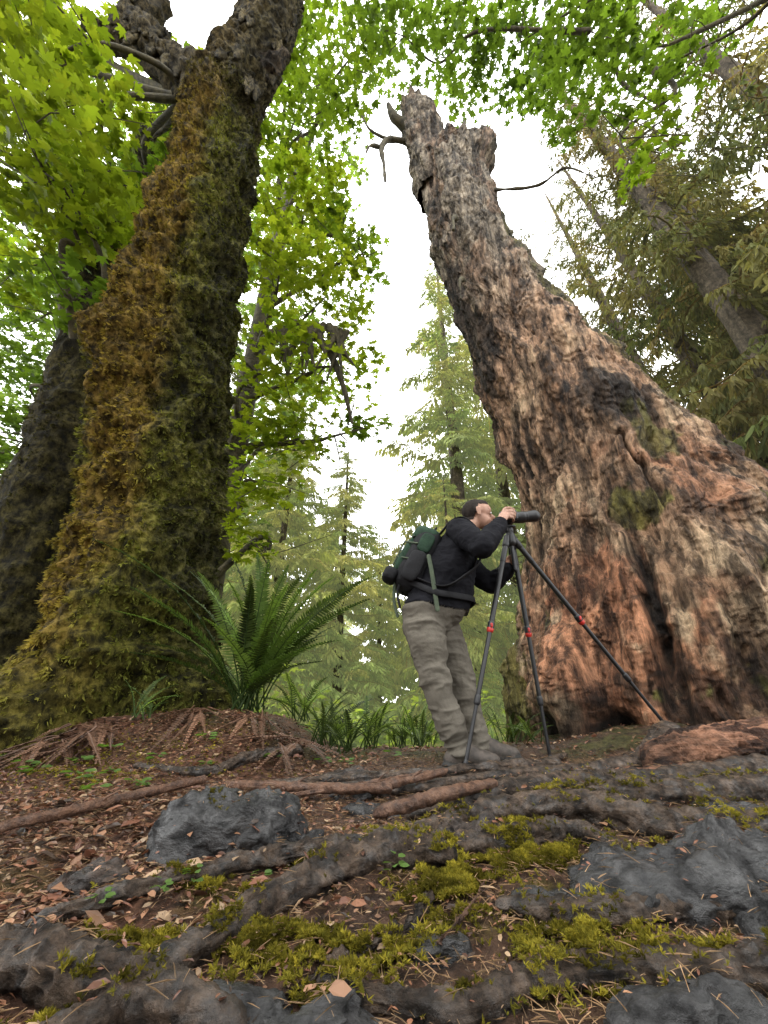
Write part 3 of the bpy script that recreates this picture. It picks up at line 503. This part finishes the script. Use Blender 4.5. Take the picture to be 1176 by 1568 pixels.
# ---------- litter
b=B(); LL=np.array([[-.5,0,0],[-.15,-.28,.06],[.2,-.3,.1],[.5,-.02,.02],[.25,.25,.12],[-.2,.3,.08]])
pal=np.array([[.18,.08,.05],[.11,.055,.038],[.29,.155,.09],[.23,.105,.058],[.06,.04,.03],[.34,.23,.14]])
def lit(n,xr,yr,smin,smax,keep=None,lift=.005,kr=.3):
    x,y=rng.uniform(*xr,n),rng.uniform(*yr,n)
    if keep is not None:
        k=keep(x,y); x,y=x[k],y[k]
    z,hit=drop(x,y); k=~hit|(rng.uniform(size=len(x))<kr); x,y,z=x[k],y[k],z[k]
    n=len(x); z=z+lift+rng.uniform(0,.010,n); R=rotm(rng.uniform(0,6.28,n),np.abs(rng.normal(size=n))*.4,rng.uniform(0,6.28,n))*(rng.uniform(smin,smax,(n,1,1)))
    sq=rng.uniform(.3,1,n); R=R.copy(); R[:,:,1]*=sq[:,None]
    b.inst(LL,[[0,1,2,3,4,5]],R,np.column_stack([x,y,z]),pal[rng.integers(0,6,n)]*rng.uniform(.5,1.2,(n,1)))
lit(18000,(-3,.1),(.8,3.0),.012,.04,lambda x,y:rng.uniform(size=len(x))<ss(-x,-.1,.5),kr=.08); lit(22000,(-1.4,2.5),(.75,2.9),.005,.018,kr=.2); lit(450,(-1.6,-.3),(1.0,2.2),.04,.07,kr=.1); lit(190,(-.3,1.6),(1.0,2.4),.025,.05)
lit(2500,(-2.5,2.5),(2.6,4.5),.02,.05)
TW=np.array([[-.5,-.018,0],[-.5,.018,0],[.1,.025,.08],[.5,.01,.05],[.5,-.01,.05],[.1,-.008,.08]])
n=26000; x=rng.uniform(-1.6,2.2,n); y=.75+2.05*rng.uniform(0,1,n)**1.4; z,hit=drop(x,y); k=~hit|(rng.uniform(size=n)<.2); x,y,z=x[k],y[k],z[k]; n=len(x); R=rotm(rng.uniform(0,6.28,n),np.abs(rng.normal(size=n))*.25,rng.uniform(0,6.28,n))*(rng.uniform(.008,.045,n))[:,None,None]
b.inst(TW,[[0,1,2,3,4,5][::-1]],R,np.column_stack([x,y,z+.006+rng.uniform(0,.010,n)]),np.array([[.34,.22,.12]])*rng.uniform(.2,1.4,(n,1)))
b.obj('leaf_litter',[M_litter],None,False)
# ground moss
b=B(); T2,F2=bladeT(8,1,.09,9)
for (x0,y0,rx,ry,n) in [(.17,1.25,.10,.09,8000),(.42,1.39,.2,.05,8000),(-.14,1.05,.17,.05,6000),(.38,1.04,.10,.05,4800),(.06,1.44,.1,.03,3000),(-.35,1.28,.16,.03,1400),(.9,1.85,.4,.06,2600),(.1,.93,.3,.03,2000),(-1.6,2.5,.8,.3,3000),(.75,.98,.2,.03,2400),(1.3,2.05,.4,.08,2200),(-.45,1.08,.1,.03,900),(1.1,1.52,.3,.03,1600),(-.55,1.46,.06,.04,500),(.5,1.66,.3,.03,1500),(-.55,.9,.15,.02,900)]:
    x=x0+rng.normal(size=n)*rx*.55; y=y0+rng.normal(size=n)*ry*.55
    k=fbm(np.column_stack([x*16,y*22,0*x]),3,5,.6)>-.08; x,y=x[k],y[k]; z,hit=drop(x,y); k=~hit|(rng.uniform(size=len(x))<.7); x,y,z=x[k],y[k],z[k]; m=len(x)
    D=np.column_stack([rng.normal(size=(m,2))*.7,np.ones(m)]); t=rng.uniform(0,1,(m,1)); hm=.011*(1+1.3*fbm(np.column_stack([x*30,y*30,0*x]),2,8)); dd=np.clip(hm/.016,.3,1.15)[:,None]
    b.inst(T2,F2,alignR(D,rng.uniform(.006,.015,m)),np.column_stack([x,y,z+hm]),dd*(np.array([.34,.28,.034])*(1-t)+np.array([.16,.15,.022])*t)*rng.uniform(.6,1.3,(m,1)))
b.obj('moss',[M_moss],None,False)
b=B()
for (x,y,s_) in [(.03,1.3,.022),(-.5,1.2,.02),(-.62,1.17,.02),(-.3,1.28,.018),(-1.3,2.2,.045),(-1.5,2.35,.05),(-1.1,2.15,.04),(-1.9,2.5,.05),(-.45,1.25,.02),(-1.65,2.55,.05),(-.2,2.5,.03),(-1.4,2.45,.04),(-.9,2.4,.03),(-1.75,2.4,.05),(-1.2,2.5,.04),(-2.1,2.6,.05),(-.6,2.55,.04),(-1.0,2.6,.04),(-.35,2.7,.04),(-1.55,2.65,.05),(.05,2.75,.04)]:
    zz=drop(np.array([x]),np.array([y]))[0][0]
    for i in range(7):
        a=rng.uniform(0,6.28); p=np.array([x+math.cos(a)*s_,y+math.sin(a)*s_,zz+.02+rng.uniform(0,.03)])
        b.inst(LL*np.array([1.3,1.3,1]),[[0,1,2,3,4,5]],rotm(np.array([a]),np.array([.3]),np.array([a]))*s_*.9,p[None],np.array([[.08,.14,.03]]))
b.obj('seedling_plants',[M_fern],None,False)
# ---------- tripod + camera
M_blk=pmat('black_plastic',(.010,.010,.011),(.016,.016,.018),30,rough=.4,bump=.1,bs=200,bd=.001)
M_redp=pmat('red_anodised',(.4,.02,.015),(.5,.03,.02),30,rough=.35,bump=0)
M_glass=pmat('lens_glass',(.01,.012,.02),(.015,.015,.03),3,rough=.05,bump=0,spec=1)
ap=np.array([.883,2.6,1.56]); fx,fy=np.array([.416,.968]),np.array([2.45,2.75]); fz=drop(fx,fy)[0]; feet=[np.array([fx[0],fy[0],fz[0]+.01]),np.array([fx[1],fy[1],fz[1]+.01]),np.array([1.75,2.84,.41])]
b=B()
for f in feet:
    d=f-ap; h=np.array([d[0],d[1],0]); h/=np.linalg.norm(h); s0=ap+h*.035+np.array([0,0,-.01])
    P_=lambda t:s0+(f-s0)*t
    b.tube([P_(0),P_(.45)],.0165,12,8); b.tube([P_(.43),P_(.76)],.0135,12,8); b.tube([P_(.74),P_(.985)],.0105,12,8); b.tube([P_(.98),P_(1)],[.012,.014],10,4)
    b.tube([P_(.438),P_(.462)],.021,14,4); b.tube([P_(.462),P_(.469)],.0212,14,4,m=1); b.box(P_(.45)+np.array([.0,-.022,0]),I3,(.007,.009,.014),.5,6,m=1)
    b.tube([P_(.75),P_(.772)],.018,14,4)
    b.tube([P_(-.015),P_(.03)],.024,12,4); b.tube([P_(.04),P_(.12)],.019,12,6)
b.tube([ap+[0,0,-.22],ap+[0,0,.05]],.014,14,8); b.tube([ap+[0,0,-.02],ap+[0,0,.02]],.036,18,4); b.tube([ap+[0,0,.03],ap+[0,0,.05]],.028,16,4)
b.box(ap+[0,0,.065],I3,(.026,.03,.026),.7,8); b.box(ap+[0,0,.095],I3,(.045,.028,.009),.4,8); b.tube([ap+[0,.02,.065],ap+[.0,.06,-.05],ap+[.005,.075,-.16]],[.007,.008,.011],8,14); b.tube([ap+[-.02,0,.06],ap+[-.05,-.02,.06]],[.008,.012],8,4)
b.obj('tripod',[M_blk,M_redp])
cc=np.array([.885,2.595,1.72]); a_=.10; cx=[math.cos(a_),0,math.sin(a_)]; cz=[-math.sin(a_),0,math.cos(a_)]; AX=[cx,[0,1,0],cz]; D=np.array(cx); Uz=np.array(cz)
b=B(); b.box(cc,AX,(.032,.068,.046),.35,10); b.box(cc+Uz*.05,AX,(.028,.03,.018),.45,8); b.box(cc+D*.03+np.array([0,-.052,0]),AX,(.022,.017,.042),.6,8); b.box(cc-D*.038+Uz*.042,AX,(.014,.018,.014),.5,6)
b.tube([cc+D*.03,cc+D*.055],.038,24,4); b.tube([cc+D*.055,cc+D*.13],.040,24,6); b.tube([cc+D*.075,cc+D*.105],.0425,24,4); b.tube([cc+D*.13,cc+D*.19],[.038,.044],24,5); b.tube([cc+D*.19,cc+D*.2],.036,20,3,m=2)
b.obj('dslr_camera',[M_blk,M_redp,M_glass])
# ---------- man
parts=[]
def S(tag,pts,rad,ell=1,ref=(0,1,0)): parts.append((tag,pts,rad,ell,ref))
S('jacket',[(.295,2.62,1.05),(.31,2.62,1.12),(.365,2.62,1.24),(.44,2.62,1.36),(.505,2.62,1.48),(.545,2.62,1.555)],[.17,.175,.18,.195,.19,.13],[.86,.86,.86,.8,.72,.72])
S('jacket',[(.41,2.62,1.10),(.45,2.62,1.22),(.50,2.62,1.38)],[.15,.155,.14],.85)
S('jacket',[(.50,2.45,1.565),(.53,2.62,1.59),(.50,2.79,1.565)],[.07,.085,.07],1,(0,0,1))
S('pants',[(.27,2.62,1.00),(.33,2.62,1.06)],[.165,.165],.85)
S('pants',[(.235,2.545,1.03),(.265,2.535,.84),(.295,2.53,.64),(.345,2.54,.48),(.40,2.55,.335)],[.125,.115,.092,.085,.072],1)
S('pants',[(.345,2.70,1.03),(.42,2.70,.84),(.475,2.70,.64),(.51,2.695,.48),(.55,2.69,.335)],[.122,.11,.088,.08,.068],1)
S('pants',[(.40,2.55,.33),(.412,2.55,.295)],[.074,.070],1); S('pants',[(.55,2.69,.33),(.56,2.69,.30)],[.070,.066],1)
gf=drop(np.array([.42,.50,.57,.66]),np.array([2.545,2.54,2.685,2.68]))[0]; gz=float(max(gf[0],gf[1])); gz2=float(max(gf[2],gf[3]))
for x,y,g in ((.40,2.545,gz),(.55,2.685,gz2)):
    S('boot',[(x,y,g+.13),(x-.01,y,g+.06)],[.05,.05]); S('boot',[(x-.035,y,g+.045),(x+.06,y-.005,g+.055),(x+.15,y-.012,g+.042),(x+.185,y-.016,g+.04)],[.046,.05,.048,.038],.95,(0,1,0)); S('boot',[(x+.01,y,g+.09),(x+.08,y-.004,g+.07)],[.05,.044])
    S('sole',[(x-.045,y,g+.018),(x+.06,y-.005,g+.014),(x+.19,y-.016,g+.02)],[.048,.05,.042],.32,(0,1,0))
S('jacket',[(.50,2.46,1.56),(.55,2.36,1.46),(.59,2.27,1.375)],[.078,.07,.062]); S('jacket',[(.59,2.27,1.375),(.68,2.35,1.48),(.772,2.44,1.605)],[.062,.055,.042])
S('jacket',[(.50,2.79,1.55),(.64,2.81,1.41),(.76,2.80,1.30)],[.078,.07,.06]); S('jacket',[(.76,2.80,1.30),(.83,2.74,1.35),(.865,2.70,1.385)],[.06,.052,.042])
S('jacket',[(.565,2.62,1.60),(.60,2.62,1.64)],[.072,.064])
S('skin',[(.58,2.62,1.62),(.645,2.615,1.70)],[.056,.056])
S('skin',[(.655,2.61,1.785),(.69,2.61,1.785)],[.086,.084],.92,(0,0,1)); S('skin',[(.685,2.61,1.73),(.715,2.61,1.70)],[.066,.058],1)
S('skin',[(.735,2.61,1.675),(.75,2.61,1.668)],[.034,.028]); S('skin',[(.757,2.61,1.765),(.787,2.61,1.732)],[.012,.015]); S('skin',[(.755,2.575,1.782),(.762,2.61,1.785),(.755,2.645,1.782)],[.013,.015,.013]); S('skin',[(.765,2.595,1.70),(.768,2.61,1.701),(.765,2.625,1.70)],[.012,.013,.012])
for yy in (2.527,2.693): S('skin',[(.668,yy,1.725),(.662,yy,1.765)],[.014,.02],.5,(1,0,0))
S('skin',[(.765,2.435,1.60),(.79,2.455,1.635)],[.033,.031]); S('skin',[(.79,2.46,1.64),(.825,2.485,1.69)],[.032,.036],.55,(.5,-.3,-.4))
for k,(dz,l) in enumerate([(.045,1.0),(.02,1.08),(-.003,1.0),(-.026,.82)]):
    q=np.array([.838,2.492,1.70+dz]); S('skin',[(.81,2.478,1.67+dz*.5),tuple(q),tuple(q+np.array([.04*l,.0,.006])),tuple(q+np.array([.068*l,.018,.002])),tuple(q+np.array([.07*l,.038,-.004]))],[.012,.011,.010,.009,.0085])
S('skin',[(.79,2.47,1.64),(.815,2.50,1.68),(.842,2.525,1.705),(.847,2.545,1.715)],[.014,.013,.0115,.010])
hp=ap+np.array([.004,.075,-.13]); S('skin',[(.86,2.705,1.38),(.87,2.695,1.41),(.875,2.69,1.435)],[.03,.031,.033],.6,(0,.5,1))
for k in range(4):
    z=hp[2]+.03-.021*k; S('skin',[(.872,2.70,z-.005),(.893,2.705,z),(.909,2.692,z),(.911,2.668,z),(.897,2.655,z)],[.011,.0105,.010,.0095,.0085])
S('skin',[(.862,2.70,1.41),(.862,2.68,1.44),(.873,2.66,1.455),(.885,2.655,1.46)],[.013,.012,.011,.01])
b=B()
for tag,p,r,el,ref in parts: b.tube(p,r,20,max(8,len(p)*5) if len(p)>2 else None,ell=el,ref=ref)
me=mkmesh('tmp',np.vstack(b.V),np.concatenate(b.L),np.concatenate(b.C),[])
o=link('tmp',me); m=o.modifiers.new('r','REMESH'); m.mode='VOXEL'; m.voxel_size=.0055; m=o.modifiers.new('s','SMOOTH'); m.iterations=4; m.factor=.5
dg=bpy.context.evaluated_depsgraph_get(); me2=bpy.data.meshes.new_from_object(o.evaluated_get(dg)); bpy.data.objects.remove(o)
nv=len(me2.vertices); V=np.zeros(nv*3); me2.vertices.foreach_get('co',V); V=V.reshape(-1,3); NN=np.zeros(nv*3); me2.vertices.foreach_get('normal',NN); NN=NN.reshape(-1,3)
best=np.full(nv,1e9); tg=np.zeros(nv,int); names=['jacket','pants','skin','boot','sole','hair','lip']
for tag,p,r,el,ref in parts:
    q=catm(np.column_stack([p,r]),14) if len(p)>2 else catm(np.column_stack([p,r]),8)
    for c in q:
        dd=np.linalg.norm(V-c[:3],axis=1)-c[3]; k=dd<best; best[k]=dd[k]; tg[k]=names.index(tag)
x,y,z=V.T
body=(tg<=1)&(z>.95)&(z<1.25)&(x<.7); hem=1.085-.11*(x-.2)+.008*np.sin(y*40); tg[body&(z>hem)]=0; tg[body&(z<=hem)]=1
head=(tg==2)&(z>1.62)&(x<.80)&(y>2.50)&(x>.55)
hair=head&((z>1.812)|((x<.655+.35*(z-1.76))&(z>1.70)&~((np.abs(y-2.61)>.085)&(z<1.785))))&~((x>.742)&(z<1.84)); tg[hair]=5
V=V.copy(); jk=tg==0; V[jk]+=NN[jk]*.011; V[tg==5]+=NN[tg==5]*.005
wr=rid((V+.03*fbm(V*7,2,6)[:,None])*np.array([8,8,12]),3,7)-.4; wr2=rid((V+.04*fbm(V*6,2,8)[:,None])*np.array([5,5,12])+3,3,9)-.4
V[jk]+=NN[jk]*(wr[jk]*.013)[:,None]; pk=tg==1; amp=.013+.014*ss(.6-z[pk],0,.28)+.010*np.exp(-((z[pk]-.66)/.08)**2)+.008*np.exp(-((z[pk]-1.0)/.07)**2); V[pk]+=NN[pk]*(wr2[pk]*amp)[:,None]
me2.vertices.foreach_set('co',V.astype(np.float32).ravel())
M_jk=pmat('jacket_black',(.005,.005,.007),(.010,.010,.013),12,rough=.85,bump=.4,bs=60,bd=.006,spec=.12)
M_pt=pmat('trousers_khaki_grey',(.088,.077,.062),(.135,.12,.097),8,rough=.85,bump=.5,bs=40,bd=.010,spec=.2)
M_sk=pmat('skin',(.33,.175,.12),(.42,.24,.165),18,rough=.5,bump=.1,bs=150,bd=.001)
M_bt=pmat('boots',(.03,.025,.02),(.08,.062,.05),25,rough=.7,bump=.5,bs=80,bd=.004)
M_so=pmat('boot_sole',(.015,.014,.013),(.03,.028,.025),25,rough=.8,bump=.3)
M_hr=pmat('dark_hair',(.010,.007,.006),(.03,.022,.018),60,rough=.8,bump=.8,bs=250,bd=.004,spec=.2)
for m in (M_jk,M_pt,M_sk,M_bt,M_so,M_hr): me2.materials.append(m)
npoly=len(me2.polygons); nl=len(me2.loops); lv=np.zeros(nl,np.int32); me2.loops.foreach_get('vertex_index',lv); ls=np.zeros(npoly,np.int32); me2.polygons.foreach_get('loop_start',ls)
me2.polygons.foreach_set('material_index',np.minimum(tg[lv[ls]],5).astype(np.int32)); me2.polygons.foreach_set('use_smooth',np.ones(npoly,bool)); me2.update()
man=empty('man_photographer'); link('body',me2,man)
b=B()
for yy in (2.582,2.638): b.box((.762,yy,1.757),I3,(.009,.012,.008),1,6,m=0); b.box((.769,yy-(.003 if yy<2.6 else -.003),1.757),I3,(.004,.005,.005),1,5,m=1)
M_eye=pmat('eye_white',(.6,.58,.55),(.7,.68,.65),5,bump=0,rough=.2); b.obj('eyes',[M_eye,M_hr],man)
# backpack
M_pg=pmat('backpack_green',(.009,.024,.014),(.022,.05,.028),14,rough=.75,bump=.5,bs=50,bd=.008,spec=.2)
M_pb=pmat('backpack_black',(.007,.007,.008),(.015,.015,.017),14,rough=.75,bump=.5,bs=60,bd=.006,spec=.2)
M_st=pmat('strap_webbing',(.035,.05,.03),(.06,.08,.045),40,rough=.8,bump=.3,bs=200,bd=.002)
dl=np.array([.47,0,.88]); dl/=np.linalg.norm(dl); bk=np.array([-.88,0,.47]); AX=[bk,[0,1,0],dl]; c0=np.array([.235,2.62,1.40])
b=B(); b.box(c0,AX,(.095,.15,.235),.55,28,m=1,noise=.022,nf=9); b.box(c0+dl*.17+bk*.02,AX,(.095,.135,.07),.65,20,m=0,noise=.02,nf=9)
b.box(c0+bk*.09-dl*.02,AX,(.04,.11,.14),.6,20,m=0,noise=.018,nf=9); b.box(c0+np.array([0,-.155,0])-dl*.09,AX,(.06,.03,.11),.65,18,m=1,noise=.018,nf=12); b.box(c0+np.array([0,.155,0])-dl*.09,AX,(.06,.03,.11),.6,14,m=1)
b.box(c0+bk*.09-dl*.18+np.array([-.03,-.07,0]),AX,(.05,.07,.05),.65,16,m=1,noise=.012); b.box(c0+np.array([.0,-.15,0])+dl*.09,AX,(.045,.012,.07),.6,14,m=0,noise=.01,nf=12)
for s_ in (-1,1):
    yb=2.62+s_*.10
    b.tube([c0+dl*.2+np.array([.06,s_*.1,.0]),(.47,yb,1.665),(.56,yb+s_*.03,1.66),(.655,yb+s_*.02,1.53),(.62,yb+s_*.03,1.36),(.50,2.62+s_*.19,1.24),(.36,2.62+s_*.195,1.17),c0-dl*.17+np.array([.03,s_*.13,0])],[.026]*8,12,60,m=1,ell=.3,ref=(0,1,0))
    b.tube([c0-dl*.2+np.array([.03,s_*.12,0]),(.30,2.62+s_*.20,1.14),(.42,2.62+s_*.19,1.12),(.56,2.62+s_*.1,1.12),(.585,2.62,1.12)],[.02]*5,12,40,m=1,ell=.3,ref=(0,0,1))
    for q in (-.06,.06): b.tube([c0+bk*.14+dl*q+np.array([0,s_*.08,0]),c0+bk*.05+dl*q+np.array([0,s_*.155,0])],.006,8,6,m=2)
b.tube([(.285,2.425,1.37),(.30,2.415,1.24),(.315,2.42,1.08),(.32,2.42,1.03)],.014,8,20,m=2,ell=.25,ref=(1,0,0))
b.tube([(.07,2.56,1.24),(.065,2.56,1.12),(.085,2.56,1.02)],.01,8,20,m=2,ell=.3,ref=(1,0,0)); b.tube([(.10,2.53,1.22),(.085,2.53,1.16),(.10,2.53,1.07)],.008,8,20,m=1,ell=.3)
b.tube([c0+dl*.24+bk*.0+np.array([0,-.03,0]),c0+dl*.29+np.array([0,0,0]),c0+dl*.24+np.array([0,.03,0])],.008,8,14,m=1)
b.tube([c0+bk*.142-dl*.1+np.array([0,-.02,0]),c0+bk*.148+dl*.08+np.array([0,-.02,0])],.006,8,8,m=2); b.tube([c0+dl*.12+bk*.1+np.array([0,-.1,0]),c0+dl*.12+bk*.11+np.array([0,.1,0])],.007,8,8,m=2)
b.obj('backpack',[M_pg,M_pb,M_st])
